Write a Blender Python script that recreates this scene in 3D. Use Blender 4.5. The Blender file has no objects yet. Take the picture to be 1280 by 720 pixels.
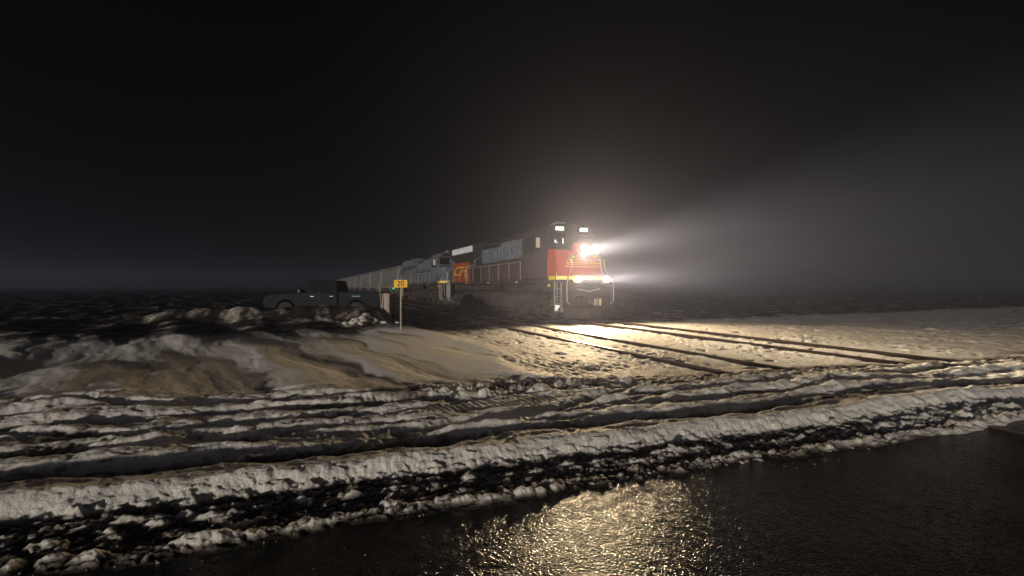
import bpy, bmesh, math, random
import numpy as np
from mathutils import Vector, Matrix
random.seed(7); np.random.seed(7)
S = bpy.context.scene
COL = S.collection
R = math.radians
TH = R(24.3); CT, ST = math.cos(TH), math.sin(TH)      # direction of the railway
RB = R(17.0); CR, SR = math.cos(RB), math.sin(RB)      # direction of the road
CAMZ = 1.7
RAILZ = 0.07

def PT(D, t, z=0.0):           # D metres to the right of the camera's own rail-parallel line, t metres along it
    return Vector((D*CT - t*ST, D*ST + t*CT, z))

# ------------------------------------------------------------------ materials
def mat(name, col, rough=0.6, metal=0.0, emit=None, es=0.0, spec=None, dirt=0.0, dcol=(0.03,0.027,0.024), scale=3.0, bump=0.0, coat=0.0, trans=0.0):
    m = bpy.data.materials.new(name); m.use_nodes = True
    nt = m.node_tree; b = nt.nodes['Principled BSDF']
    b.inputs['Base Color'].default_value = (*col, 1)
    b.inputs['Roughness'].default_value = rough
    b.inputs['Metallic'].default_value = metal
    b.inputs['Coat Weight'].default_value = coat
    if spec is not None: b.inputs['Specular IOR Level'].default_value = spec
    b.inputs['Transmission Weight'].default_value = trans
    if emit:
        b.inputs['Emission Color'].default_value = (*emit, 1); b.inputs['Emission Strength'].default_value = es
    if dirt > 0 or bump > 0:
        tc = nt.nodes.new('ShaderNodeTexCoord')
        n = nt.nodes.new('ShaderNodeTexNoise'); n.inputs['Scale'].default_value = scale
        n.inputs['Detail'].default_value = 8; n.inputs['Roughness'].default_value = 0.68
        nt.links.new(tc.outputs['Object'], n.inputs['Vector'])
        if dirt > 0:
            r = nt.nodes.new('ShaderNodeValToRGB')
            r.color_ramp.elements[0].position = 0.62 - 0.35*dirt; r.color_ramp.elements[1].position = 0.72
            r.color_ramp.elements[0].color = (0,0,0,1); r.color_ramp.elements[1].color = (1,1,1,1)
            nt.links.new(n.outputs['Fac'], r.inputs['Fac'])
            mx = nt.nodes.new('ShaderNodeMix'); mx.data_type = 'RGBA'
            mx.inputs['A'].default_value = (*col, 1); mx.inputs['B'].default_value = (*dcol, 1)
            mu = nt.nodes.new('ShaderNodeMath'); mu.operation = 'MULTIPLY'; mu.inputs[1].default_value = min(1, dirt*1.3)
            nt.links.new(r.outputs['Color'], mu.inputs[0]); nt.links.new(mu.outputs[0], mx.inputs['Factor'])
            nt.links.new(mx.outputs['Result'], b.inputs['Base Color'])
        if bump > 0:
            bp = nt.nodes.new('ShaderNodeBump'); bp.inputs['Strength'].default_value = bump; bp.inputs['Distance'].default_value = 0.03
            nt.links.new(n.outputs['Fac'], bp.inputs['Height']); nt.links.new(bp.outputs['Normal'], b.inputs['Normal'])
    return m
FROST = (0.42, 0.46, 0.52)
M = dict(
    black=mat('black_enamel', (0.018,0.018,0.02), 0.5, dirt=0.7, dcol=(0.035,0.033,0.03), scale=4, bump=.15),
    frame=mat('grimy_underframe', (0.018,0.015,0.014), 0.8, dirt=0.8, dcol=(0.06,0.052,0.046), scale=2.2, bump=.4),
    red=mat('orange_red_paint', (0.50,0.068,0.028), 0.38, dirt=0.35, dcol=(0.2,0.07,0.05), scale=3, coat=.2),
    orange=mat('weathered_orange_paint', (0.34,0.06,0.02), 0.5, dirt=0.6, dcol=(0.08,0.03,0.015), scale=3),
    hoodlo=mat('sooty_dull_red_paint', (0.06,0.030,0.026), 0.6, dirt=0.7, dcol=(0.08,0.075,0.08), scale=3),
    hood=mat('frosted_hood_paint', (0.055,0.068,0.09), 0.7, spec=.25, dirt=0.8, dcol=(0.2,0.24,0.3), scale=3.5, bump=.3),
    frost=mat('frost_caked_paint', (0.04,0.05,0.065), 0.75, dirt=0.8, dcol=(0.15,0.175,0.21), scale=1.7, bump=.5),
    louvre=mat('pale_radiator_screen', (0.75,0.82,0.92), 0.35, dirt=0.35, dcol=(0.2,0.24,0.3), scale=2.2),
    yellow=mat('yellow_reflective_stripe', (0.95,0.72,0.02), 0.4, dirt=.15, dcol=(0.4,0.3,0.03), emit=(1,0.75,0.02), es=0.0),
    white=mat('white_handrail_paint', (0.7,0.67,0.6), 0.45, dirt=.2, dcol=(.4,.38,.35)),
    grey=mat('grey_painted_steel', (0.3,0.3,0.3), 0.55, dirt=.4),
    steel=mat('worn_wheel_steel', (0.22,0.19,0.17), 0.45, .7, dirt=.5, dcol=(.05,.04,.03)),
    rail=mat('rusty_rail_side', (0.07,0.042,0.03), 0.75, .2, dirt=.5),
    railtop=mat('polished_rail_head', (0.35,0.34,0.33), 0.3, .9),
    glass=mat('dark_cab_glass', (0.01,0.012,0.014), 0.08, coat=.5),
    lens=mat('lit_headlight_lens', (1,1,1), 0.3, emit=(1.0,0.86,0.62), es=42.0),
    bowl=mat('reflector_bowl_halo_glow', (0.9,0.8,0.6), 0.2, emit=(1.0,0.42,0.12), es=1.8),  # orange emission stands in for the warm halo round the lamps
    board=mat('black_number_board', (0.02,0.02,0.02), 0.4),
    digits=mat('lit_number_board_digits', (1,1,1), 0.4, emit=(0.85,1.0,0.8), es=1.3),
    screen=mat('lit_cab_display', (1,1,1), 0.4, emit=(0.9,1.0,0.95), es=1.1),
    steplamp=mat('lit_step_light', (1,1,1), 0.4, emit=(0.8,0.95,0.85), es=0.45),
    greenlamp=mat('lit_green_lamp', (0.05,0.6,0.3), 0.3, emit=(0.05,0.75,0.35), es=0.55),
    hopper=mat('dusty_grey_hopper_paint', (0.15,0.16,0.175), 0.55, dirt=.6, dcol=(0.08,0.08,0.08), scale=.8, bump=.1),
    signy=mat('yellow_sign_sheeting', (0.95,0.55,0.01), 0.35, emit=(1,0.55,0.01), es=0.0),
    signk=mat('black_sign_paint', (0.02,0.015,0.01), 0.5),
    galv=mat('galvanised_steel', (0.30,0.27,0.23), 0.55, .3, dirt=.5, dcol=(.12,.1,.08), scale=6),
    cabinet=mat('weathered_beige_cabinet', (0.33,0.28,0.24), 0.6, dirt=.4, dcol=(.14,.12,.1), scale=3),
    blue=mat('dark_blue_car_paint', (0.007,0.013,0.019), 0.6, .0, coat=.06, spec=.1, dirt=.2, dcol=(.012,.013,.014), scale=2),
    rubber=mat('black_tyre_rubber', (0.02,0.02,0.02), 0.8, bump=.3, scale=9),
    chrome=mat('chrome_trim', (0.8,0.8,0.8), 0.15, 1.0),
    tailred=mat('red_tail_lamp_plastic', (0.25,0.01,0.01), 0.2, coat=.5),
    amber=mat('amber_reflector_strip', (0.95,0.4,0.05), 0.35, emit=(1,0.4,0.05), es=0.05),  # faint emission stands in for light thrown back by the strips
)

# ------------------------------------------------------------------ mesh helpers
def link(name, bm, m, parent=None, smooth=False, bevel=0.0):
    bmesh.ops.recalc_face_normals(bm, faces=bm.faces)
    me = bpy.data.meshes.new(name); bm.to_mesh(me); bm.free()
    for mm in (m if isinstance(m, (list, tuple)) else [m]): me.materials.append(mm)
    o = bpy.data.objects.new(name, me); COL.objects.link(o)
    if smooth:
        for p in me.polygons: p.use_smooth = True
    if parent: o.parent = parent
    if bevel > 0:
        b = o.modifiers.new('bevel', 'BEVEL'); b.width = bevel; b.segments = 2; b.limit_method = 'ANGLE'; b.angle_limit = R(35)
    return o
def empty(name, loc, rz, label, cat, group=None):
    o = bpy.data.objects.new(name, None); COL.objects.link(o)
    o.location = loc; o.rotation_euler = (0,0,rz); o.empty_display_size = .3
    o['label'] = label; o['category'] = cat
    if group: o['group'] = group
    return o
def tag(o, label, cat, group=None, kind=None):
    if label: o['label'] = label
    if cat: o['category'] = cat
    if group: o['group'] = group
    if kind: o['kind'] = kind
    return o
def box(bm, x0, x1, y0, y1, z0, z1, mi=0):
    v = [bm.verts.new((x, y, z)) for x in (x0,x1) for y in (y0,y1) for z in (z0,z1)]
    for f in ((0,1,3,2),(4,6,7,5),(0,4,5,1),(2,3,7,6),(0,2,6,4),(1,5,7,3)):
        bm.faces.new([v[i] for i in f]).material_index = mi
    return v
def prism(bm, pts, a0, a1, axis='y', mi=0):
    """pts: outline; axis y -> (x,z) outline extruded along y; x -> (y,z) along x; z -> (x,y) along z"""
    def mk(p, a):
        return (p[0], a, p[1]) if axis == 'y' else ((a, p[0], p[1]) if axis == 'x' else (p[0], p[1], a))
    A = [bm.verts.new(mk(p, a0)) for p in pts]; B = [bm.verts.new(mk(p, a1)) for p in pts]
    n = len(pts)
    bm.faces.new(A).material_index = mi; bm.faces.new(B[::-1]).material_index = mi
    for i in range(n):
        bm.faces.new((A[i], B[i], B[(i+1)%n], A[(i+1)%n])).material_index = mi
def tube(bm, pts, r, seg=8, mi=0):
    pts = [Vector(p) for p in pts]
    rings = []
    for i, p in enumerate(pts):
        d = (pts[min(i+1, len(pts)-1)] - pts[max(i-1, 0)]).normalized()
        a = d.orthogonal().normalized() if i == 0 else (rings_a - d*rings_a.dot(d)).normalized()
        rings_a = a
        b = d.cross(a)
        rings.append([bm.verts.new(p + (a*math.cos(k*2*math.pi/seg) + b*math.sin(k*2*math.pi/seg))*r) for k in range(seg)])
    for i in range(len(rings)-1):
        for k in range(seg):
            bm.faces.new((rings[i][k], rings[i][(k+1)%seg], rings[i+1][(k+1)%seg], rings[i+1][k])).material_index = mi
    bm.faces.new(rings[0][::-1]).material_index = mi; bm.faces.new(rings[-1]).material_index = mi
def cyl(bm, c, axis, r, h, seg=20, r2=None, mi=0):
    """cylinder centred at c along axis with length h"""
    ax = Vector(axis).normalized(); a = ax.orthogonal().normalized(); b = ax.cross(a); c = Vector(c)
    r2 = r if r2 is None else r2
    A = [bm.verts.new(c - ax*h/2 + (a*math.cos(k*2*math.pi/seg)+b*math.sin(k*2*math.pi/seg))*r) for k in range(seg)]
    B = [bm.verts.new(c + ax*h/2 + (a*math.cos(k*2*math.pi/seg)+b*math.sin(k*2*math.pi/seg))*r2) for k in range(seg)]
    for k in range(seg): bm.faces.new((A[k],A[(k+1)%seg],B[(k+1)%seg],B[k])).material_index = mi
    bm.faces.new(A[::-1]).material_index = mi; bm.faces.new(B).material_index = mi
def text_obj(name, body, size, m, parent, matrix, shear=0.0, extrude=0.004, offset=0.0, sx=1.0):
    cu = bpy.data.curves.new(name, 'FONT'); cu.body = body; cu.size = size; cu.shear = shear
    cu.extrude = extrude; cu.offset = offset; cu.align_x = 'CENTER'; cu.align_y = 'CENTER'; cu.resolution_u = 3
    tmp = bpy.data.objects.new('tmp_text', cu); COL.objects.link(tmp)
    dg = bpy.context.evaluated_depsgraph_get(); dg.update()
    me = bpy.data.meshes.new_from_object(tmp.evaluated_get(dg)); me.name = name
    bpy.data.objects.remove(tmp); bpy.data.curves.remove(cu)
    me.transform(matrix @ Matrix.Diagonal((sx,1,1,1)))
    me.materials.clear(); me.materials.append(m)
    o = bpy.data.objects.new(name, me); COL.objects.link(o); o.parent = parent
    return o
def copy_tree(o, parent=None):
    c = o.copy(); COL.objects.link(c)
    if parent: c.parent = parent
    for ch in [k for k in bpy.data.objects if k.parent == o]: copy_tree(ch, c)
    return c

# ------------------------------------------------------------------ numpy noise
PERM = np.random.RandomState(3).permutation(4096)
_a = np.random.RandomState(5).rand(4096)*2*math.pi
GC = np.cos(_a); GS = np.sin(_a)
def pn(x, y, seed=0):
    xi = np.floor(x).astype(np.int64); yi = np.floor(y).astype(np.int64)
    xf = x-xi; yf = y-yi
    def g(ix, iy, dx, dy):
        h = PERM[(PERM[(ix + seed*57) & 4095] + iy) & 4095]
        return GC[h]*dx + GS[h]*dy
    u = xf**3*(xf*(xf*6-15)+10); v = yf**3*(yf*(yf*6-15)+10)
    a = g(xi,yi,xf,yf); b = g(xi+1,yi,xf-1,yf); c = g(xi,yi+1,xf,yf-1); d = g(xi+1,yi+1,xf-1,yf-1)
    return ((a*(1-u)+b*u)*(1-v) + (c*(1-u)+d*u)*v)*1.4
def fbm(x, y, o=4, seed=0, gain=.5):
    s = 0; a = 1; f = 1
    for i in range(o):
        s = s + a*pn(x*f, y*f, seed+i*7); a *= gain; f *= 2.03
    return s
def sst(a, b, x):
    t = np.clip((x-a)/(b-a), 0, 1); return t*t*(3-2*t)
def gauss(x, s): return np.exp(-(x/s)**2)

TR1 = 8.0; TR2 = 12.4      # track centres (D)
def height(x, y):
    D = x*CT + y*ST; t = -x*ST + y*CT
    r = -x*SR + y*CR; s = x*CR + y*SR
    sh = fbm(s*.35, r*.12, 2, 91)*.5
    rw = r + .16*fbm(s*.45, r*.3, 3, 11) + .035*fbm(s*2.2, r*1.2, 3, 13)
    zone_rut = sst(4.45, 4.75, r) * (1 - sst(7.0 - .12*np.clip(s,-6,8) , 7.9 - .12*np.clip(s,-6,8), rw + .25*fbm(s*.5, 3.3+0*s, 2, 15)))
    far = sst(6.6, 8.2, rw)
    # base
    z = .03*fbm(x*.22, y*.22, 3, 1)*sst(4.5, 8, r)
    # smooth wind drifts at the left, running down to the right
    p = (x*.78 + y*.62); q = (-x*.62 + y*.78)
    pw = p + .28*fbm(q*.4, p*.3, 2, 22); qw = q + .15*fbm(p*.5, q*.4, 2, 23)
    dr = pn(pw*.62, qw*.17, 25) + .38*pn(pw*1.25 + 3, qw*.33, 26) + .12*pn(pw*3.1, qw*.8, 27)
    drift_m = sst(6.3, 8.0, rw) * (1 - sst(3.6, 5.6, D + .5*pn(x*.5, y*.5, 29)))
    z = z + drift_m*(.15*dr + .05 + .006*fbm(pw*7, qw*2.2, 3, 28) + .003*fbm(x*14, y*14, 2, 30))
    # crusty, wind-scoured snow by the tracks
    crust = far*(sst(3.0, 5.0, D + .4*pn(x*.6, y*.6, 31))) * (1 - sst(60, 120, t))
    cx = t*.9; cy = D*1.6
    cr = fbm(cx*.9, cy*1.1, 5, 41, .58)
    rough_p = .55 + .9*sst(-.1, .5, pn(x*.45, y*.45, 48)) - .35*sst(8.8, 9.6, D)*(1-sst(10.6,11.2,D))
    z = z + crust*rough_p*(.032*cr + .021*fbm(cx*4.2, cy*3.4, 4, 49, .62) - .11*np.clip(pn(cx*1.5, cy*2.4, 47) - .42, 0, 1))
    # a few boot and wheel dents in the lit snow
    z = z - crust*.05*np.clip(pn(x*2.9, y*2.3, 58) - .42, 0, .25)*4
    # churned lumps where the ruts end at the right
    lump_m = gauss(rw - (7.2 - .06*s), .55) * sst(.2, 1.2, s) * (1-.55*sst(3.0, 5.0, s))
    lp = np.abs(fbm(s*2.0, r*2.6, 4, 51, .6))
    z = z + lump_m*(.16*lp - .03)
    # tyre ruts
    ridge = np.sin(rw*2*math.pi/.56 + 1.1*pn(s*.3, r*.5, 61)*2)
    ridge = np.tanh(ridge*1.8)*.5
    amp = .055 + .05*pn(s*.55, r*1.1, 62)
    rut = amp*ridge + .035*fbm(s*1.1, r*2.4, 4, 63, .55) + .018*fbm(s*5, r*8, 4, 64, .6)
    z = z + zone_rut*(rut + .07)
    # second, crossing wheel track curving up to the right
    rc = r - (5.2 + .10*(s-0.2)**2*.9)
    cm = zone_rut*sst(-2.6,-1.2,s)
    z = z - cm*.055*gauss(rc, .13) + cm*.045*gauss(np.abs(rc)-.24, .07)*(.7+.6*pn(s*2, r, 66))
    for (a_, b_, c_, w_, s0, s1, sd) in ((5.9,.34,.015,.075,-2.5,6,1),(6.35,.34,.015,.075,-2.2,6,2),(5.35,-.16,.03,.07,-5,3,3),(6.75,-.14,.02,.07,-5.5,1.5,4),(4.95,.22,.0,.06,-.5,5,5),(6.2,.1,-.02,.08,-6,-1,6)):
        rc = r - (a_ + b_*s + c_*s*s) - .03*pn(s*1.2, sd*3.1+0*s, 67)
        mk = zone_rut*sst(s0, s0+.8, s)*(1-sst(s1-.8, s1, s))
        z = z - mk*gauss(rc, w_)*(.034 + .006*np.sin(s*2*math.pi/.085 + 9*rc)) + mk*.026*gauss(np.abs(rc)-w_*1.9, .035)*(.6+.9*pn(s*3.1, r*3, 68))
    # tread marks
    tm = gauss(r - (6.05 + .05*s), .17) * sst(-.1,.15,s-.6)*(1-sst(1.9,2.3,s-.4))
    z = z*(1-tm*.7) + tm*(.035 + .011*np.sin((s*1.0 + .35*(r-6))*2*math.pi/.095))
    # bank left by the plough
    ctr = 4.32 + .05*pn(s*.8, 7+0*s, 71) + .03*pn(s*3, 5+0*s, 72)
    bh = .15 + .03*pn(s*.9, 2+0*s, 73)
    dd = rw*.25 + r*.75 - ctr
    bank = bh*np.where(dd < 0, gauss(dd, .15), gauss(dd, .26))
    bank = bank*(1 + .14*fbm(s*2.6, r*7, 4, 74, .6))+ .010*gauss(dd,.2)*fbm(s*9, r*19, 4, 75, .65)
    # low strip just behind and in front of the bank
    behind = gauss(r - (4.80 + .05*pn(s*1.6, 1+0*s, 76)), .11)
    z = z - .05*behind*sst(4.4,4.6,r)
    # slush rows at the road edge
    edge = 3.42 + .10*fbm(s*.7, 9+0*s, 3, 81) - .11*gauss(s+1.6, .8) + .05*sst(1, 3, s)
    sl_m = sst(edge-.03, edge+.05, r)*(1 - sst(4.15, 4.3, r))
    sl = .040*(np.abs(fbm(s*3.2, r*6.5, 4, 82, .62))*1.5 - .40) + .05*gauss(r - edge - .10, .07)*(.55+1.2*pn(s*.7, 4+0*s, 84))
    sl = sl + .030*gauss(r-3.86-.04*pn(s*.8,6+0*s,86),.07)*(.8+1.3*pn(s*.8,3+0*s,85))
    snowbase = sst(4.0, 4.4, r)
    z = z*sst(4.3,4.6,r) + bank + sl_m*sl - .05*(1 - sst(edge-.12, edge+.02, r))
    # the other side of the road, behind the camera
    z = z + .22*(1-sst(-5.2, -4.4, r))*(1+.4*fbm(x*.8,y*.8,3,88))
    # broad bank where the parked pickup and the sign stand (unlit), and grooves beside the rails
    z = z + .10*sst(10,14,y)*sst(-3,-.5,-(D-2.0))*(1-sst(25,40,t))
    z = z + .60*gauss(y-20.4, .8)*sst(5.4, 6.6, -x)*(1-sst(14,18,-x))*(1+.4*fbm(x*.7,y*.9,3,97))
    for c in (TR1, TR2):
        flat = gauss(D-c, 1.7)
        for g in (-.7175, .7175):
            e = np.abs(D - (c+g)) + .02*pn(t*1.7, D*3, 95)
            z = z - .14*(1 - sst(.055, .12, e))*sst(5.0, 7.4, r)
            z = z + .018*gauss(e-.2, .07)*(1+pn(t*1.2, D*2, 96))
    # ploughed, scoured bed of the running line
    z = z - .03*gauss(D-TR2, 1.6)
    z = z + .085*np.maximum(gauss(D-TR1, 1.5), gauss(D-TR2, 1.5))*(1 - sst(5.6, 7.6, r))*sst(-9, -5, r)
    # distant land
    rr = np.hypot(x, y)
    z = z + sst(60, 350, rr)*(1.2*fbm(x*.008, y*.008, 3, 99)) * (1-gauss(D-TR2, 30))
    return z
def h1(x, y): return float(height(np.array([float(x)]), np.array([float(y)]))[0])

def snow_material():
    m = bpy.data.materials.new('crusted_snow'); m.use_nodes = True
    nt = m.node_tree; b = nt.nodes['Principled BSDF']; L = nt.links
    def N(t, **k):
        n = nt.nodes.new(t)
        for a, v in k.items(): setattr(n, a, v)
        return n
    at = N('ShaderNodeAttribute', attribute_name='dirt')  # dirt, with painted shade mixed in
    tc = N('ShaderNodeTexCoord')
    n1 = N('ShaderNodeTexNoise'); n1.inputs['Scale'].default_value = 9; n1.inputs['Detail'].default_value = 9; n1.inputs['Roughness'].default_value = .65
    L.new(tc.outputs['Object'], n1.inputs['Vector'])
    ad = N('ShaderNodeMath', operation='ADD'); ad.inputs[1].default_value = -.5
    L.new(n1.outputs['Fac'], ad.inputs[0])
    mu = N('ShaderNodeMath', operation='MULTIPLY_ADD'); mu.inputs[1].default_value = 1.2
    L.new(ad.outputs[0], mu.inputs[0]); L.new(at.outputs['Fac'], mu.inputs[2])
    rp = N('ShaderNodeValToRGB'); e = rp.color_ramp.elements
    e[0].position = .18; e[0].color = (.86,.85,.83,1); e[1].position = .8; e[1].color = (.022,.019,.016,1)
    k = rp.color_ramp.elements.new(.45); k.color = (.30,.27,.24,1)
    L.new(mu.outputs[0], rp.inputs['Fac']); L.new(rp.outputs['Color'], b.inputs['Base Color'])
    b.inputs['Roughness'].default_value = .6
    b.inputs['Specular IOR Level'].default_value = .3
    n2 = N('ShaderNodeTexNoise'); n2.inputs['Scale'].default_value = 34; n2.inputs['Detail'].default_value = 7; n2.inputs['Roughness'].default_value = .7
    L.new(tc.outputs['Object'], n2.inputs['Vector'])
    at2 = N('ShaderNodeAttribute', attribute_name='crust')
    bp = N('ShaderNodeBump'); bp.inputs['Distance'].default_value = .035
    L.new(at2.outputs['Fac'], bp.inputs['Strength'])
    L.new(n2.outputs['Fac'], bp.inputs['Height']); L.new(bp.outputs['Normal'], b.inputs['Normal'])
    return m

def build_ground():
    # polar sheet round the camera's foot, reaching the horizon
    front = np.radians(np.linspace(-58, 58, 1000))
    back = np.radians(np.linspace(58, 302, 62)[1:-1])
    ang = np.concatenate([front, back])
    rad = [0.25, .8, 1.4, 1.9, 2.2]
    while rad[-1] < 520:
        r = rad[-1]
        rad.append(r + max(.013, min(.5*r*r/770., .02 + max(0, r-8)*.006 + max(0, r-30)*.05)))
    rad = np.array(rad)
    A, Q = np.meshgrid(ang, rad)
    x = np.sin(A)*Q; y = np.cos(A)*Q
    z = height(x.ravel(), y.ravel()).reshape(x.shape)
    nr, na = x.shape
    co = np.empty((nr*na+1, 3), np.float32)
    co[:-1,0] = x.ravel(); co[:-1,1] = y.ravel(); co[:-1,2] = z.ravel(); co[-1] = (0,0,-.06)
    i = np.arange(nr-1)[:,None]; j = np.arange(na)[None,:]; j2 = (j+1) % na
    q = np.stack([i*na+j, (i+1)*na+j, (i+1)*na+j2, i*na+j2], -1)
    q = np.stack([i*na+j + 0*j, i*na+j2, (i+1)*na+j2, (i+1)*na+j], -1).reshape(-1,4)[:, ::-1]
    jj = np.arange(na); tri = np.stack([np.full(na, nr*na), jj, (jj+1)%na], -1)[:, ::-1]
    me = bpy.data.meshes.new('snow_ground')
    nq, ntri = len(q), len(tri)
    me.vertices.add(len(co)); me.vertices.foreach_set('co', co.ravel())
    me.loops.add(nq*4 + ntri*3); me.loops.foreach_set('vertex_index', np.concatenate([q.ravel(), tri.ravel()]).astype(np.int32))
    me.polygons.add(nq+ntri)
    me.polygons.foreach_set('loop_start', np.concatenate([np.arange(nq)*4, nq*4+np.arange(ntri)*3]).astype(np.int32))
    me.update(calc_edges=True)
    me.polygons.foreach_set('use_smooth', np.ones(nq+ntri, bool))
    # make the normals point up
    if me.polygons[10].normal.z < 0: me.flip_normals()
    X, Y = co[:,0].astype(float), co[:,1].astype(float)
    D = X*CT + Y*ST; t = -X*ST + Y*CT; r = -X*SR + Y*CR; s = X*CR + Y*SR
    dirt = np.zeros(len(co))  # dirt mask that also carries painted shade
    # grit in slush rows and wheel ruts; shade painted behind bank, in rail grooves
    hh = co[:,2].astype(float)
    slz = (1 - sst(4.05, 4.25, r + .05*pn(s*2.3, r*3, 201)))
    dirt = np.maximum(dirt, slz*np.clip(1.0 - (hh+.005)*19, .12, 1))
    dirt = np.maximum(dirt, .95*gauss(r-(4.80 + .05*pn(s*1.6, 1+0*s, 76)), .13)*sst(4.5,4.6,r))  # shade behind the bank, painted as a dark strip
    rz = sst(4.6,4.9,r)*(1-sst(6.8,7.8,r))
    dirt = np.maximum(dirt, rz*np.clip(.55 - (hh)*7 + .5*pn(s*.8, r*1.6, 203), 0, .85))
    lm = gauss(r-(7.2-.06*s), .7)*sst(-1.2,.6,s)
    dirt = np.maximum(dirt, lm*np.clip(.35+.8*pn(s*1.3, r*2.2, 204),0,.8))
    for c in (TR1, TR2):
        for g in (-.7175, .7175):
            dirt = np.maximum(dirt, .9*(1 - sst(.05, .11, np.abs(D-(c+g))))*sst(5.0, 7.4, r))  # shadow along the rails painted into the grooves
    dirt = np.maximum(dirt, .5*gauss(D-TR2, 2.0)*np.clip(.4+pn(t*.7, D*1.4, 205),0,1)*sst(9,19,t))
    # gravel and ballast patches; unlit dark painted in beyond the headlamps' reach
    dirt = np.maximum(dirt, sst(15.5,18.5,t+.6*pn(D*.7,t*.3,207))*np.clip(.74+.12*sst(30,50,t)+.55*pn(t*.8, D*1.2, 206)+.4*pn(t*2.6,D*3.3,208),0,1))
    dirt = np.maximum(dirt, .9*gauss(Y-20.4, 1.0)*sst(5.4,6.6,-X)*np.clip(.5+pn(X*1.1,Y*1.5,209),0,1))  # unlit dark painted onto the rise in front of the pickup
    crust = .28 + .6*sst(6.8, 8.2, r)*sst(3.6,5.5,D) + .35*(1-sst(6.6,7.8,r))
    crust = np.clip(crust, 0, .95)
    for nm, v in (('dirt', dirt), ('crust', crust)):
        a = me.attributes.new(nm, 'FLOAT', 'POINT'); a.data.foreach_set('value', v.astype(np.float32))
    me.materials.append(snow_material())
    o = bpy.data.objects.new('snow_ground', me); COL.objects.link(o)
    o['kind'] = 'structure'
    return o
build_ground()

# ------------------------------------------------------------------ road
def asphalt():
    m = bpy.data.materials.new('wet_asphalt'); m.use_nodes = True
    nt = m.node_tree; b = nt.nodes['Principled BSDF']; L = nt.links
    def N(t, **k):
        n = nt.nodes.new(t)
        for a, v in k.items(): setattr(n, a, v)
        return n
    def noise(scale, det, ro):
        n = N('ShaderNodeTexNoise'); n.inputs['Scale'].default_value = scale; n.inputs['Detail'].default_value = det; n.inputs['Roughness'].default_value = ro
        L.new(tc.outputs['Object'], n.inputs['Vector']); return n
    def mr(src, a, b_, c, d):
        q = N('ShaderNodeMapRange'); q.inputs['From Min'].default_value = a; q.inputs['From Max'].default_value = b_
        q.inputs['To Min'].default_value = c; q.inputs['To Max'].default_value = d; L.new(src, q.inputs['Value']); return q.outputs['Result']
    tc = N('ShaderNodeTexCoord')
    v = N('ShaderNodeTexVoronoi', feature='SMOOTH_F1'); v.inputs['Scale'].default_value = 66; v.inputs['Randomness'].default_value = 1.0; v.inputs['Smoothness'].default_value = .15
    L.new(tc.outputs['Object'], v.inputs['Vector'])
    n = noise(150, 3, .6); n2 = noise(1.6, 6, .6); n3 = noise(.9, 9, .72); n4 = noise(14, 4, .6)
    h = N('ShaderNodeMath', operation='MULTIPLY'); L.new(v.outputs['Distance'], h.inputs[0]); L.new(mr(n4.outputs['Fac'], .3, .7, .25, 1.5), h.inputs[1])
    ad = N('ShaderNodeMath', operation='MULTIPLY_ADD'); ad.inputs[1].default_value = .12; L.new(n.outputs['Fac'], ad.inputs[0]); L.new(h.outputs[0], ad.inputs[2])
    bp = N('ShaderNodeBump'); bp.inputs['Strength'].default_value = 1.0; bp.inputs['Distance'].default_value = AD
    L.new(ad.outputs[0], bp.inputs['Height']); L.new(bp.outputs['Normal'], b.inputs['Normal'])
    rp = N('ShaderNodeValToRGB'); rp.color_ramp.elements[0].position = .35; rp.color_ramp.elements[1].position = .7
    rp.color_ramp.elements[0].color = (.008,.0078,.0075,1); rp.color_ramp.elements[1].color = (.05,.047,.044,1)
    L.new(n3.outputs['Fac'], rp.inputs['Fac']); L.new(rp.outputs['Color'], b.inputs['Base Color'])
    L.new(mr(n2.outputs['Fac'], .35, .65, AR, AR+.05), b.inputs['Roughness'])
    b.inputs['Specular IOR Level'].default_value = .35
    return m
AD, AR = .0056, .12
def road_mesh():
    ns, nr = 260, 70
    s = np.linspace(-60, 60, ns); r = np.linspace(-4.9, 4.9, nr)
    Sg, Rg = np.meshgrid(s, r)
    x = Sg*CR - Rg*SR; y = Sg*SR + Rg*CR
    z = .0 + .004*fbm(x*.6, y*.6, 3, 301) - .012*sst(3.3, 4.9, np.abs(Rg))
    Dg = x*CT + y*ST
    z = z + .078*np.maximum(gauss(Dg-TR1, 1.5), gauss(Dg-TR2, 1.5))
    bm = bmesh.new()
    vs = [[bm.verts.new((x[i,j], y[i,j], z[i,j]-0.004)) for j in range(ns)] for i in range(nr)]
    for i in range(nr-1):
        for j in range(ns-1):
            bm.faces.new((vs[i][j], vs[i][j+1], vs[i+1][j+1], vs[i+1][j]))
    o = link('road', bm, asphalt(), smooth=True); o['kind'] = 'structure'
    return o
road_mesh()

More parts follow.
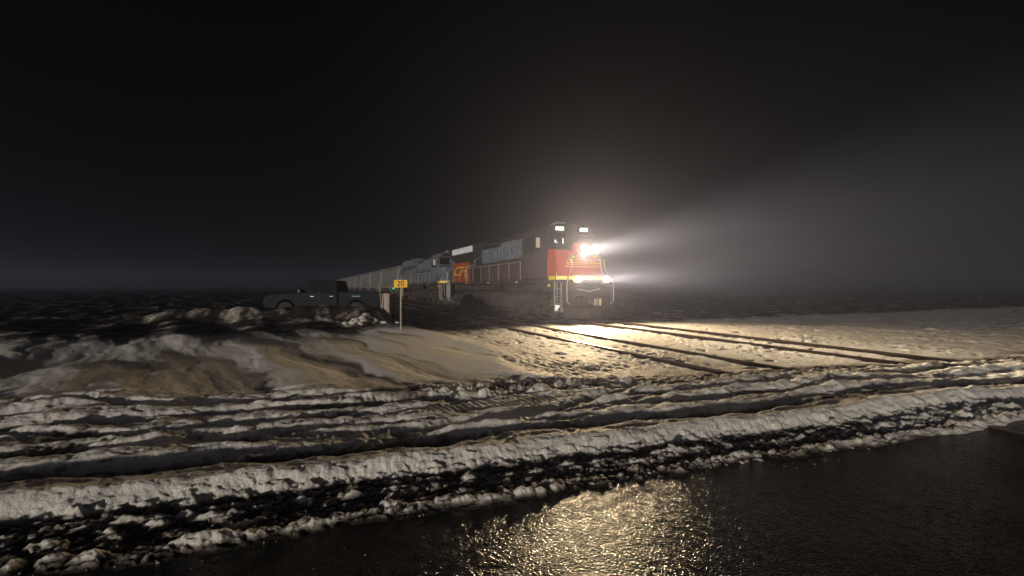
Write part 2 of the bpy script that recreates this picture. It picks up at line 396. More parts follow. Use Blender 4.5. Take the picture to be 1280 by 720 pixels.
# loose clods of frozen slush along the road edge (past counting)
def clods():
    rnd = random.Random(4)
    tb = bmesh.new(); bmesh.ops.create_icosphere(tb, subdivisions=2, radius=1)
    tv = np.array([v.co[:] for v in tb.verts]); tf = np.array([[v.index for v in f.verts] for f in tb.faces]); tb.free()
    spots = []
    for k in range(2600):
        s = rnd.uniform(-7, 7)
        r = rnd.choice((rnd.gauss(3.78,.17), rnd.gauss(3.6,.12), rnd.gauss(4.0,.12), rnd.gauss(5.6,.7), rnd.gauss(7.1-.06*s,.35)))
        if r < 3.47 + .06*math.sin(s*2.1) or 4.12 < r < 4.55: continue
        if r > 4.5 and (rnd.random() < .5 or (r > 6.6 and s < .4)): continue
        spots.append((s*CR - r*SR, s*SR + r*CR, min(.045, .006 + abs(rnd.gauss(0, .0125)))))
    for k in range(240):
        s = rnd.uniform(-5, 6); r = 3.42 - abs(rnd.gauss(0, .3))
        spots.append((s*CR - r*SR, s*SR + r*CR, rnd.uniform(.003, .010)))
    hz = height(np.array([p[0] for p in spots]), np.array([p[1] for p in spots]))
    V = []; F = []
    rs = np.random.RandomState(8)
    for k, ((x, y, sz), hh) in enumerate(zip(spots, hz)):
        a = rnd.uniform(0, 6.28); c_, s_ = math.cos(a), math.sin(a)
        p = tv*np.array([rnd.uniform(.9,1.8), rnd.uniform(.7,1.2), rnd.uniform(.35,.7)]) + rs.uniform(-.2,.2,tv.shape)
        p = p*sz
        q = np.stack([p[:,0]*c_-p[:,1]*s_ + x, p[:,0]*s_+p[:,1]*c_ + y, p[:,2] + max(float(hh), -.01) + sz*.1], 1)
        F.append(tf + len(V)*len(tv)); V.append(q)
    me = bpy.data.meshes.new('slush_clods'); me.from_pydata(np.concatenate(V).tolist(), [], np.concatenate(F).tolist())
    me.polygons.foreach_set('use_smooth', np.ones(len(me.polygons), bool))
    me.materials.append(mat('dirty_clod_snow', (.5,.48,.45), .65, dirt=.8, dcol=(.07,.06,.05), scale=14, bump=.4))
    o = bpy.data.objects.new('slush_clods', me); COL.objects.link(o)
    tag(o, 'loose clods of frozen slush strewn along the road edge', 'slush', kind='stuff')
clods()

# ------------------------------------------------------------------ railway tracks
def track(D, label):
    T = empty('railway_track', PT(D, 16, 0), math.atan2(CT, -ST), label, 'railway track')
    # local +x runs along the track away from the camera
    for g in (-.7175, .7175):
        bm = bmesh.new(); a0, a1 = -34, 320
        z = RAILZ
        prof = [(-.036,z),(.036,z),(.036,z-.035),(.010,z-.05),(.010,z-.15),(.07,z-.165),(.07,z-.18),(-.07,z-.18),(-.07,z-.165),(-.010,z-.15),(-.010,z-.05),(-.036,z-.035)]
        prism(bm, [(g+p[0], p[1]) for p in prof], a0, a1, 'x')
        bmesh.ops.recalc_face_normals(bm, faces=bm.faces)
        for f in bm.faces:
            if f.normal.z > .9 and f.calc_center_median().z > z-.01: f.material_index = 1
        link('rail', bm, [M['rail'], M['railtop']], T)
    bm = bmesh.new()
    for k in range(220):
        xx = -32 + k*.6
        if xx > 100: break
        box(bm, xx-.11, xx+.11, -1.3, 1.3, RAILZ-.36, RAILZ-.181)
    tag(link('sleepers', bm, M['rail'], T), 'timber sleepers buried under the snow', None, kind='stuff')
    return T
track(TR1, 'empty near railway track, its two rails cutting dark lines through the lit snow')
track(TR2, 'farther railway track the train stands on, lit in front of the locomotive')

# ------------------------------------------------------------------ locomotive
def wheelset(parent, x, flip=False):
    bm = bmesh.new()
    for s in (-1, 1):
        cyl(bm, (x, s*.76, .53), (0,1,0), .53, .13, 28)
        cyl(bm, (x, s*.69, .53), (0,1,0), .56, .03, 28)
        cyl(bm, (x, s*.86, .53), (0,1,0), .18, .12, 14)
    cyl(bm, (x, 0, .53), (0,1,0), .09, 1.5, 10)
    return link('wheelset', bm, M['steel'], parent, bevel=.01)
def truck(parent, xc, axles, wb, fm):
    bm = bmesh.new()
    half = wb/2 if len(axles) == 2 else wb
    for s in (-1, 1):
        y0, y1 = (s*.93, s*1.12) if s > 0 else (s*1.12, s*.93)
        pts = [(-half-.5,.62),(-half-.45,.95),(-half*.55,1.0),(-half*.4,.9),(half*.4,.9),(half*.55,1.0),(half+.45,.95),(half+.5,.62),(half+.2,.5),(half*.5,.62),(half*.3,.45),(-half*.3,.45),(-half*.5,.62),(-half-.2,.5)]
        prism(bm, [(xc+p[0], p[1]) for p in pts], y0, y1, 'y')
        for a in axles:
            box(bm, xc+a-.2, xc+a+.2, s*1.13-.07, s*1.13+.07, .36, .74)
            cyl(bm, (xc+a, s*1.22, .55), (0,1,0), .13, .06, 14)
            for dx in (-.33,.33): cyl(bm, (xc+a+dx, s*1.13, .8), (0,0,1), .09, .34, 10)
        for dx in (-half*.5, half*.5):
            tube(bm, [(xc+dx-.25, s*1.16, .88), (xc+dx+.1, s*1.2, .72), (xc+dx+.3, s*1.2, .5)], .035, 6)
    box(bm, xc-.5, xc+.5, -.92, .92, .6, .98)
    T = link('truck', bm, fm, parent, bevel=.012)
    for a in axles: wheelset(T, xc+a)
    return T
def window(parent, pts_outer, plane, off, nm='window'):
    pass

def nose_matrix(yc, zc, off):
    """matrix placing text (x right, y up) on the sloping nose face. face seen from the front: its right is local -y... """
    # front face from (x0,z 2.2) to (x1,z 3.5)
    a = Vector((NX1-NX0, 0, NZ1-NZ0)).normalized()    # up along the face
    right = Vector((0, 1, 0))                          # as seen from in front of the engine, local +y lies to the right
    n = right.cross(a)
    o = Vector((NX0, 0, NZ0)) + a*zc + right*yc + n*off
    m = Matrix((( right.x, a.x, n.x, o.x), (right.y, a.y, n.y, o.y), (right.z, a.z, n.z, o.z), (0,0,0,1)))
    return m
NX0, NZ0, NX1, NZ1 = -0.62, 2.1, -1.02, 3.42

def locomotive(loc, rz, label, lit, dirty):
    A = empty('locomotive', loc, rz, label, 'locomotive', 'locomotives at the head of the train')
    FR = M['frame']
    # underframe
    bm = bmesh.new()
    box(bm, -19.9, -1.15, -1.5, 1.5, 1.78, 1.98)
    box(bm, -19.6, -1.4, -.85, .85, 1.35, 1.78)
    F = link('underframe', bm, FR, A, bevel=.015)
    for x in (-19.2, -14.6, -10.1, -5.6):
        bm = bmesh.new(); box(bm, x, x+.3, -1.512, -1.49, 1.84, 1.92); link('sill_reflector', bm, M['amber'] if lit else M['white'], A)
    bm = bmesh.new(); box(bm, -1.75, -1.5, -1.52, -1.49, 1.62, 1.74); link('sill_reflector', bm, M['yellow'], A)
    # fuel tank
    bm = bmesh.new()
    prism(bm, [(-1.32,1.3),(1.32,1.3),(1.38,.95),(1.2,.45),(.8,.3),(-.8,.3),(-1.2,.45),(-1.38,.95)], -13.3, -7.3, 'x')
    ft = link('fuel_tank', bm, FR, A, bevel=.04)
    bm = bmesh.new()
    for s in (-1,1):
        cyl(bm, (-10.2, s*1.43, 1.55), (1,0,0), .2, 3.4, 14)
    link('air_reservoir', bm, FR, A)
    truck(A, -4.2, (-1.85, 0, 1.85), 1.85, FR); truck(A, -16.6, (-1.85, 0, 1.85), 1.85, FR)
    # front platform with tapered edge
    bm = bmesh.new()
    plan = [(-1.25,-1.52),(-.95,-1.52),(-.12,-.62),(-.12,.62),(-.95,1.52),(-1.25,1.52)]
    prism(bm, plan, 1.80, 1.98, 'z')
    link('platform', bm, FR, A, bevel=.01)
    for (p, q) in ((plan[1],plan[2]),(plan[2],plan[3]),(plan[3],plan[4])):
        d = Vector((q[0]-p[0], q[1]-p[1])); n = Vector((-d.y, d.x)).normalized()
        if n.x < 0: n = -n
        segs = 2 if d.length < 1.26 and abs(d.x)>.1 else 2
        for i in range(segs):
            bm = bmesh.new()
            a = Vector(p) + d*(i/segs + .03); b = Vector(p) + d*((i+1)/segs - .03)
            prism(bm, [tuple(a+n*.004), tuple(b+n*.004), tuple(b+n*.014), tuple(a+n*.014)], 1.955, 2.135, 'z')
            link('yellow_stripe', bm, M['yellow'], A)
    for s in (-1, 1):
        bm = bmesh.new(); box(bm, -1.62, -1.0, s*1.53-.008, s*1.53+.008, 1.955, 2.135); link('yellow_stripe', bm, M['yellow'], A)
    bm = bmesh.new()
    prism(bm, [(-1.25,-1.51),(-.95,-1.51),(-.13,-.61),(-.13,.61),(-.95,1.51),(-1.25,1.51)], 1.98, 2.104, 'z')
    link('anticlimber', bm, M['red'] if lit else M['frost'], A, bevel=.008)
    # pilot, plough, steps
    bm = bmesh.new()
    box(bm, -.42, -.30, -1.45, 1.45, .62, 1.80)
    for z in (.95, 1.3): box(bm, -.30, -.26, -1.2, -.5, z, z+.05); 
    link('pilot', bm, M['black'], A, bevel=.01)
    bm = bmesh.new()
    prism(bm, [(-.28,-1.4),(.12,-.25),(.12,.25),(-.28,1.4),(-.36,1.4),(.02,.2),(.02,-.2),(-.36,-1.4)], .10, .60, 'z')
    link('snow_plough', bm, M['black'], A, bevel=.01)
    for s in (-1, 1):
        bm = bmesh.new()
        for i, (z, x0) in enumerate(((.42,-.98),(.78,-1.02),(1.14,-1.06),(1.5,-1.1))):
            box(bm, x0, x0+.5, s*1.52-.16 if s>0 else -1.52, 1.52 if s>0 else -1.52+.16+.14, z, z+.035)
        yy = s*1.42
        box(bm, -1.10, -1.07, yy-.1, yy+.1, .40, 1.8); box(bm, -.50, -.47, yy-.1, yy+.1, .40, 1.8)
        st = link('steps', bm, M['grey'], A)
        bm = bmesh.new()
        prism(bm, [(-.90,.74),(-.62,.74),(-.60,.64),(-.72,.60),(-.80,.47),(-.92,.46)], s*1.50-.08, s*1.50+.03, 'y')
        link('step_light', bm, M['steplamp'] if (lit and s < 0) else M['grey'], A, bevel=.02)
    # coupler and hoses
    bm = bmesh.new()
    box(bm, -.4, .25, -.14, .14, .78, 1.02)
    prism(bm, [(.2,-.2),(.42,-.22),(.5,-.05),(.4,.02),(.5,.12),(.42,.24),(.2,.2)], .74, 1.06, 'z')
    link('coupler', bm, M['steel'], A, bevel=.03)
    for y in (-.75, -.55, .55, .75, .95):
        bm = bmesh.new()
        tube(bm, [(-.3,y,1.15),(-.12,y,1.1),(0,y,.9),(.03,y*.97,.7),(-.03,y*.93,.52)], .024, 6)
        link('air_hose', bm, M['rubber'], A, smooth=True)
    bm = bmesh.new()
    tube(bm, [(-.29,-.75,1.52),(-.2,-.75,1.5),(-.2,-.1,1.4),(-.2,.5,1.5),(-.29,.5,1.52)], .018, 6)
    link('uncoupling_lever', bm, M['white'], A)
    # end handrails: up the outside of the steps, kinked in, and on to the nose
    for s in (-1, 1):
        bm = bmesh.new()
        tube(bm, [(-.24,s*1.12,.78),(-.22,s*1.27,.86),(-.2,s*1.33,1.0),(-.2,s*1.34,1.72),(-.26,s*1.22,2.0),(-.42,s*.92,2.62),(-.5,s*.9,2.9)], .016, 8)
        link('handrail', bm, M['white'], A, smooth=True)
        bm = bmesh.new()
        tube(bm, [(-1.0,s*1.55,.72),(-1.0,s*1.56,1.75),(-1.02,s*1.46,2.08),(-1.15,s*1.2,2.75),(-1.5,s*1.2,2.95)], .016, 8)
        link('handrail', bm, M['white'], A, smooth=True)
    # nose
    body = M['red'] if lit else M['frost']
    bm = bmesh.new()
    hw = 1.36
    def ring(z, x, w, c): return [(x-.32, -w), (x, -w+c), (x, w-c), (x-.32, w)]
    lo = ring(NZ0, NX0, hw+.02, .32); hi = ring(NZ1, NX1, hw-.04, .30)
    V0 = [bm.verts.new((-2.4,-1.42,NZ0))] + [bm.verts.new((p[0],p[1],NZ0)) for p in lo] + [bm.verts.new((-2.4,1.42,NZ0))]
    V1 = [bm.verts.new((-2.4,-1.36,3.62))] + [bm.verts.new((p[0],p[1],NZ1)) for p in hi] + [bm.verts.new((-2.4,1.36,3.62))]
    for i in range(5): bm.faces.new((V0[i], V0[i+1], V1[i+1], V1[i]))
    bm.faces.new(V1); bm.faces.new(V0[::-1]); bm.faces.new((V0[5],V0[0],V1[0],V1[5]))
    link('nose', bm, body, A, bevel=.05)
    bm = bmesh.new()   # door outline on the nose
    if lit:
        m = nose_matrix(0, 0, 0)
        # lettering
        for (mm, off, ofs, ex) in ((M['yellow'], .016, .007, .004), (M['board'], .026, -.006, .006)):
            text_obj('nose_lettering', 'BNSF', .58, mm, A, nose_matrix(-.02, .92, off),   .45, ex, ofs, 1.5)
        def bar(y0, y1, s0, s1, off, mm, nm):
            b = bmesh.new()
            pts = [(y0, s0), (y1, s0), (y1+(s1-s0)*1.1, s1), (y0+(s1-s0)*1.1, s1)]
            mx = nose_matrix(0, 0, off)
            vs = [b.verts.new(mx @ Vector((p[0], p[1], 0))) for p in pts]
            v2 = [b.verts.new(mx @ Vector((p[0], p[1], .006))) for p in pts]
            b.faces.new(vs[::-1]); b.faces.new(v2)
            for i in range(4): b.faces.new((vs[i], vs[(i+1)%4], v2[(i+1)%4], v2[i]))
            return link(nm, b, mm, A)
        bar(-1.08, .86, .50, .62, .012, M['yellow'], 'nose_emblem'); bar(-1.03, .9, .52, .60, .020, M['red'], 'nose_emblem')
        bar(-1.0, -.9, .68, 1.05, .011, M['yellow'], 'nose_emblem')
        bar(-.95, .95, .695, .715, .011, M['yellow'], 'nose_emblem')
        # grab irons on the nose
        for yy in (.93, 1.18):
            b = bmesh.new(); mx = nose_matrix(yy, 0, .0)
            tube(b, [mx@Vector((0,.30,.02)), mx@Vector((0,.32,.09)), mx@Vector((0,.88,.09)), mx@Vector((0,.90,.02))], .02, 8)
            link('grab_iron', b, M['white'], A, smooth=True)
    # headlight pod at the top of the nose
    bm = bmesh.new()
    prism(bm, [(-.90,3.02),(-.84,3.06),(-.88,3.74),(-1.0,3.82),(-1.5,3.82),(-1.7,3.5),(-1.2,3.0)], -.2, .2, 'y')
    link('headlight_housing', bm, body, A, bevel=.03)
    for z in (3.23, 3.54):
        bm = bmesh.new()
        cyl(bm, (-.835 - (z-3.06)*.06, 0, z), (1,0,0), .165, .05, 24)
        H = link('headlight', bm, M['bowl'] if lit else M['glass'], A)
        bm = bmesh.new()
        cyl(bm, (-.80 - (z-3.06)*.06, 0, z), (1,0,0), .105, .03, 20)
        link('lens', bm, M['lens'] if lit else M['glass'], H)
    # ditch lights
    for s in (-1, 1):
        bm = bmesh.new()
        box(bm, -.34, -.10, s*.8-.15, s*.8+.15, 1.80, 1.98) if False else None
        cyl(bm, (-.16, s*.8, 1.97), (1,0,0), .155, .26, 22)
        H = link('ditch_light', bm, M['bowl'] if lit else M['grey'], A)
        bm = bmesh.new()
        cyl(bm, (-.02, s*.8, 1.97), (1,0,0), .125, .03, 20)
        link('lens', bm, M['lens'] if lit else M['glass'], H)
        bm = bmesh.new()
        box(bm, -.30, -.04, s*.8-.17, s*.8+.17, 1.75, 1.80)
        link('ditch_light_bracket', bm, FR, A)
    # cab
    bm = bmesh.new()
    sec = [(-1.5,2.02),(1.5,2.02),(1.5,4.25),(1.18,4.72),(.7,4.86),(-.7,4.86),(-1.18,4.72),(-1.5,4.25)]
    prism(bm, sec, -4.7, -2.02, 'x')
    C = link('cab', bm, M['black'] if lit else M['frost'], A, bevel=.03)
    bm = bmesh.new()
    prism(bm, [(-1.505,2.1),(-1.49,2.1),(-1.49,3.35),(-1.505,3.35)], -4.65, -2.05, 'x')
    link('cab_side_panel', bm, M['hoodlo'] if lit else M['frost'], A)
    for (y0,y1) in ((-1.22,-.36),(.36,1.22)):
        bm = bmesh.new(); box(bm, -2.02, -1.99, y0-.04, y1+.04, 3.66, 4.34)
        w = link('windshield', bm, M['black'], A, bevel=.01)
        bm = bmesh.new(); box(bm, -1.99, -1.982, y0, y1, 3.70, 4.30)
        link('pane', bm, M['glass'], w)
    for s in (-1, 1):
        for (x0,x1) in ((-3.1,-2.5),(-3.9,-3.2)):
            bm = bmesh.new(); box(bm, x0-.04, x1+.04, s*1.5-.02, s*1.5+.02, 3.46, 4.16)
            w = link('side_window', bm, M['black'], A, bevel=.005)
            bm = bmesh.new(); box(bm, x0, x1, s*1.5-.026, s*1.5+.026, 3.50, 4.12)
            link('pane', bm, M['glass'], w)
        bm = bmesh.new(); box(bm, -2.62, -2.56, s*1.57-.15, s*1.57+.15, 3.62, 4.14)
        tube(bm, [(-2.6, s*1.49, 3.9), (-2.6, s*1.6, 3.9)], .015, 6)
        link('side_mirror', bm, M['white'], A, bevel=.01)
    if lit:
        for (y0,y1,z0,z1) in ((-.98,-.90,3.86,4.0),(-.86,-.82,3.84,3.90),(-.52,-.47,3.82,4.10)):
            bm = bmesh.new(); box(bm, -1.981, -1.972, y0, y1, z0, z1)
            link('lit_cab_display', bm, M['screen'], A)
    for yc in (-.72, .72):
        bm = bmesh.new()
        prism(bm, [(-2.02,4.44),(-1.93,4.44),(-1.93,4.70),(-2.02,4.74)], yc-.34, yc+.34, 'y')
        nb = link('number_board', bm, M['board'], A, bevel=.01)
        mx = Matrix(((0,0,1,-1.926),(1,0,0,yc),(0,1,0,4.575),(0,0,0,1)))
        text_obj('board_digits', '6288' if lit else '5871', .26, M['digits'] if lit else M['grey'], nb, mx, 0, .003, .012 if lit else 0, .95) if lit else None
    bm = bmesh.new()
    for y, l in ((-.3,.6),(-.1,.45),(.1,.5)):
        cyl(bm, (-3.3+l*.3, y, 5.0), (1,0,0), .04, l, 12, .09)
    box(bm, -3.6,-3.5,-.35,.15,4.87,5.0); 
    link('horn', bm, M['grey'], A)
    bm = bmesh.new(); box(bm, -4.4, -3.7, .3, 1.0, 4.87, 5.08)
    link('air_conditioner', bm, M['grey'], A, bevel=.04)
    # long hood
    H1 = M['hood'] if lit else M['frost']; HL = M['hoodlo'] if lit else M['frost']
    bm = bmesh.new()
    prism(bm, [(-1.3,3.2),(1.3,3.2),(1.3,4.45),(1.05,4.7),(-1.05,4.7),(-1.3,4.45)], -8.3, -4.72, 'x')
    prism(bm, [(-1.02,3.2),(1.02,3.2),(1.02,4.3),(.75,4.52),(-.75,4.52),(-1.02,4.3)], -12.4, -8.3, 'x')
    link('upper_hood', bm, M['black'], A, bevel=.02)
    bm = bmesh.new()
    box(bm, -8.3, -4.72, -1.3, 1.3, 1.985, 3.2); box(bm, -12.4, -8.3, -1.02, 1.02, 1.985, 3.2)
    link('lower_hood', bm, M['black'], A, bevel=.015)
    for s in (-1, 1):
        for (a, b, y, zl, zh, n) in ((-8.2,-4.8,1.3,3.25,4.35,6), (-12.3,-8.4,1.02,3.25,4.2,8)):
            w = (b-a)/n
            for i in range(n):
                for (z0, z1, mm) in ((zl, zh, H1), (2.05, 3.15, HL)):
                    bm = bmesh.new(); x0 = a+i*w+.03; x1 = a+(i+1)*w-.03
                    ya, yb = (y+.003, y+.03) if s > 0 else (-y-.03, -y-.003)
                    box(bm, x0, x1, ya, yb, z0, z1)
                    yo = yb if s > 0 else ya
                    box(bm, x1-.1, x1-.05, min(yo, yo+s*.03), max(yo, yo+s*.03), (z0+z1)/2-.1, (z0+z1)/2+.1)
                    if i % 3 == 1 and z0 > 3:
                        for q in range(6):
                            zz = z0+.25+q*.1; box(bm, x0+.08, x1-.15, min(yo, yo+s*.02), max(yo, yo+s*.02), zz, zz+.045)
                    link('hood_door', bm, mm, A, bevel=.006)
    bm = bmesh.new()
    box(bm, -11.6,-10.6,-.3,.3,4.52,4.78); cyl(bm, (-9.6,0,4.6), (0,0,1), .3,.22,16); box(bm,-8.1,-6.4,-.8,.8,4.7,4.84)
    link('exhaust_stack', bm, M['black'], A, bevel=.02)
    # radiator section with overhanging wings
    OR = M['orange'] if lit else M['frost']
    bm = bmesh.new()
    box(bm, -19.3, -15.3, -1.1, 1.1, 1.985, 3.55)
    R1 = link('rear_hood', bm, OR, A, bevel=.04)
    bm = bmesh.new()
    box(bm, -15.3, -12.4, -.92, .92, 1.985, 3.3)
    prism(bm, [(-.95,3.3),(.95,3.3),(1.0,3.7),(1.52,4.02),(1.52,4.12),(-1.52,4.12),(-1.52,4.02),(-1.0,3.7)], -18.9, -12.4, 'x')
    prism(bm, [(-1.52,4.12),(1.52,4.12),(1.52,4.62),(1.2,4.82),(-1.2,4.82),(-1.52,4.62)], -18.9, -12.3, 'x')
    link('radiator_cab', bm, M['black'] if lit else M['frost'], A, bevel=.02)
    for s in (-1,1):
        bm = bmesh.new(); ya, yb = (1.523,1.54) if s > 0 else (-1.54,-1.523)
        box(bm, -18.0, -13.0, ya, yb, 4.16, 4.60)
        g = link('radiator_screen', bm, M['louvre'] if lit else M['frost'], A)
        for i in range(1,3):
            bm = bmesh.new(); x = -18.0 + i*1.67; box(bm, x-.012, x+.012, s*1.543-.006, s*1.543+.006, 4.16, 4.60)
            link('screen_bar', bm, M['grey'], g)
        bm = bmesh.new()   # pale edging of the stepped recess
        yq = s*1.13
        tube(bm, [(-15.4,yq,2.05),(-15.4,yq,3.2),(-13.6,yq,3.2),(-13.6,yq,3.55),(-12.45,yq,3.75)], .03, 6)
        link('grab_iron', bm, M['grey'], A)
    if lit:
        def side_poly(pts, y0, y1, mm, nm):
            b = bmesh.new(); prism(b, pts, y0, y1, 'y'); return link(nm, b, mm, A)
        for s in (-1, 1):
            y0, y1 = (1.103,1.112) if s > 0 else (-1.112,-1.103)
            for (x0, x1, z) in ((-18.9,-17.2,2.55),(-18.2,-16.6,3.15),(-17.0,-15.6,2.85)):
                side_poly([(x0,z),(x1,z),(x1+.05,z+.05),(x0+.05,z+.05)], y0, y1, M['yellow'], 'hood_emblem')
            for (x0) in (-18.9,-17.2):
                side_poly([(x0,2.55),(x0+.1,2.55),(x0+.8,3.2),(x0+.7,3.2)], y0, y1, M['yellow'], 'hood_emblem')
            side_poly([(-16.1,2.3),(-16.0,2.3),(-15.6,3.2),(-15.7,3.2)], y0, y1, M['yellow'], 'hood_emblem')
    # walkway handrails with stanchions
    for s in (-1, 1):
        bm = bmesh.new(); y = s*1.47
        tube(bm, [(-4.8,y,3.0),(-19.5,y,3.0)], .02, 6)
        for x in np.arange(-19.4,-4.8,1.6): tube(bm, [(x,y,1.98),(x,y,3.0)], .018, 6)
        link('walkway_handrail', bm, M['grey'], A)
        bm = bmesh.new(); 
        tube(bm, [(-19.55,s*1.54,.7),(-19.55,s*1.54,2.9)], .025, 6); tube(bm, [(-18.9,s*1.54,.7),(-18.9,s*1.54,2.0)], .025, 6)
        link('handrail', bm, M['white'], A)
        bm = bmesh.new()
        for z in (.42,.78,1.14,1.5): box(bm, -19.5,-18.95, s*1.38-.13, s*1.38+.13, z, z+.035)
        box(bm,-19.53,-19.5, s*1.38-.13, s*1.38+.13,.4,1.78)
        link('steps', bm, M['grey'], A)
    bm = bmesh.new(); box(bm, -20.05,-19.9,-1.45,1.45,.75,1.98)
    box(bm, -20.5,-19.9,-.14,.14,.78,1.02)
    link('rear_pilot', bm, FR, A, bevel=.01)
    return A

RZ = math.atan2(-CT, ST)
T0 = 18.05
L1 = locomotive(PT(TR2, T0, RAILZ), RZ, 'leading red nosed diesel locomotive with lit headlights and number boards', True, False)
L2 = locomotive(PT(TR2, T0+20.95, RAILZ), RZ, 'second locomotive, frost grey and unlit, coupled behind the lit leading engine', False, True)

# ------------------------------------------------------------------ hopper cars
def hopper(loc, label):
    A = empty('hopper_car', loc, RZ, label, 'hopper car', 'grain hopper cars coupled behind the locomotives')
    Lc = 14.6
    bm = bmesh.new()
    # rounded barrel sides
    sec = []
    for k in range(9):
        a = -60 + k*120/8
        sec.append((1.05 + .5*math.cos(R(a))/1.0 - .02, 2.75 + 1.35*math.sin(R(a))/math.sin(R(60))))
    prof = sec + [(.8,4.42),(-.8,4.42)] + [(-p[0], p[1]) for p in sec[::-1]]
    n = len(prof); rings = []
    for x, sc in ((-1.15,.80),(-1.55,.97),(-1.75,1),(-Lc+1.75,1),(-Lc+1.55,.97),(-Lc+1.15,.80)):
        rings.append([bm.verts.new((x, p[0]*sc, 2.75+(p[1]-2.75)*sc)) for p in prof])
    for i in range(5):
        for k in range(n): bm.faces.new((rings[i][k], rings[i][(k+1)%n], rings[i+1][(k+1)%n], rings[i+1][k]))
    bm.faces.new(rings[0]); bm.faces.new(rings[-1][::-1])
    link('body', bm, M['hopper'], A, bevel=.02)
    bm = bmesh.new(); box(bm, -Lc+.3, -.3, -.25, .25, .95, 1.38)
    for x in (-.5, -Lc+.3): box(bm, x, x+.2, -1.45, 1.45, 1.15, 1.38)
    link('underframe', bm, M['frame'], A, bevel=.02)
    bm = bmesh.new()
    for s in (-1, 1): box(bm, -Lc+.4, -.4, s*1.42-.06, s*1.42+.06, 1.38, 1.62)
    link('side_sill', bm, M['hopper'], A)
    for k in range(3):
        xc = -Lc/2 + (k-1)*2.7
        bm = bmesh.new()
        v = box(bm, xc-1.25, xc+1.25, -1.2, 1.2, .5, 1.45)
        for q in v:
            if q.co.z < 1: q.co.x = xc + (q.co.x-xc)*.3; q.co.y *= .5
        link('discharge_bay', bm, M['hopper'], A, bevel=.01)
    bm = bmesh.new(); box(bm, -Lc+.8, -.8, -.45, .45, 4.44, 4.54)
    for k in range(6): cyl(bm, (-1.9-k*2.1, 0, 4.58), (0,0,1), .35, .1, 14)
    link('roof_walk', bm, M['galv'], A)
    for x in (-.45, -Lc+.45):
        for s in (-1,1):
            bm = bmesh.new()
            for d in (-.2,.2): tube(bm, [(x+d, s*1.48, 1.0),(x+d, s*1.48, 4.2)], .018, 6)
            for q in range(9): tube(bm, [(x-.2, s*1.48, 1.15+q*.36),(x+.2, s*1.48, 1.15+q*.36)], .014, 6)
            link('ladder', bm, M['galv'], A)
    bm = bmesh.new()
    for k in range(6):
        for s in (-1,1): box(bm, -1.6-k*2.1-.28, -1.6-k*2.1+.28, s*1.49-.012, s*1.49+.012, 1.46, 1.56)
    link('reflector_strip', bm, M['amber'], A)
    for x in (-1.9, -Lc+1.9): truck(A, x, (-.88,.88), 1.76, M['frame'])
    for x in (.1, -Lc-.1):
        bm = bmesh.new(); box(bm, x-.35, x+.35, -.12,.12,.78,1.0)
        link('coupler', bm, M['steel'], A, bevel=.02)
    return A
tt = T0 + 20.95*2 + .6
ords = ['first', 'second', 'third', 'fourth', 'fifth', 'sixth', 'seventh', 'eighth', 'ninth', 'tenth']
h0 = None
for i in range(10):
    lb = f'{ords[i]} grey hopper car counted back from the second locomotive' if i else 'grey rounded hopper car coupled right behind the second locomotive, nearest of its kind'
    if h0 is None: h0 = hopper(PT(TR2, tt, RAILZ), lb)
    else:
        c = copy_tree(h0); c.location = PT(TR2, tt+i*15.3, RAILZ); c['label'] = lb

# ------------------------------------------------------------------ sign, cabinet, lamp, pickup, heap
def at(px, depth): return (px-640)/565*depth
def zz(py, depth): return CAMZ + (358-py)/565*depth
def yellow_sign():
    d = 15.5; x = at(501, d); g = h1(x, d)
    A = empty('number_sign', (x, d, g), R(3), 'small yellow plate reading 20 on a thin post in dark snow', 'sign')
    bm = bmesh.new(); box(bm, -.025,.025,-.02,.02,-.15, zz(350,d)-g-.02)
    link('post', bm, M['galv'], A, bevel=.004)
    zc = zz(354.6, d)-g
    bm = bmesh.new(); w, h, c = .225, .128, .03
    pts = []
    for (sx, sz, a0) in ((1,-1,-90),(1,1,0),(-1,1,90),(-1,-1,180)):
        for k in range(5):
            a = R(a0+k*22.5); pts.append((sx*(w-c)+c*math.cos(a), zc+sz*(h-c)+c*math.sin(a)))
    prism(bm, pts, -.032, -.024, 'y')
    P = link('sign_plate', bm, M['signy'], A)
    text_obj('sign_numerals', '20', .25, M['signk'], P, Matrix(((1,0,0,0),(0,0,-1,-.034),(0,1,0,zc),(0,0,0,1))), 0, .002, .002, 1.05)
    bm = bmesh.new()
    for z in (zc-.09, zc+.09): cyl(bm, (0,-.035,z), (0,1,0), .01,.012,8)
    link('bolt', bm, M['galv'], P)
yellow_sign()
def cabinet():
    d = 21.0; x = at(483.5, d); g = h1(x, d)
    A = empty('relay_cabinet', (x, d, g), R(-6), 'beige metal cabinet standing in the snow left of the yellow 20 sign', 'utility cabinet')
    top = zz(367, d)-g
    bm = bmesh.new(); box(bm, -.19,.19,-.16,.16,-.1, top-.04); link('housing', bm, M['cabinet'], A, bevel=.02)
    bm = bmesh.new(); prism(bm, [(-.22,top-.04),(.22,top-.04),(.22,top-.01),(.0,top+.03),(-.22,top-.01)], -.19,.19,'y'); link('lid', bm, M['cabinet'], A, bevel=.006)
    bm = bmesh.new(); box(bm, -.16,.16,-.175,-.163,.2,top-.08); dr = link('door', bm, M['cabinet'], A, bevel=.006)
    bm = bmesh.new(); box(bm, .1,.125,-.195,-.176,top*.5,top*.5+.1); link('handle', bm, M['galv'], dr)
    B = empty('marker_stake', (at(477,d)-.02, d-.3, h1(at(477,d), d-.3)), 0, 'thin leaning stake just left of the beige cabinet', 'stake')
    bm = bmesh.new(); tube(bm, [(.1,0,-.1),(.05,0,.7),(-.02,0,zz(361,d)-g)], .02, 6); link('pole', bm, M['galv'], B)
cabinet()
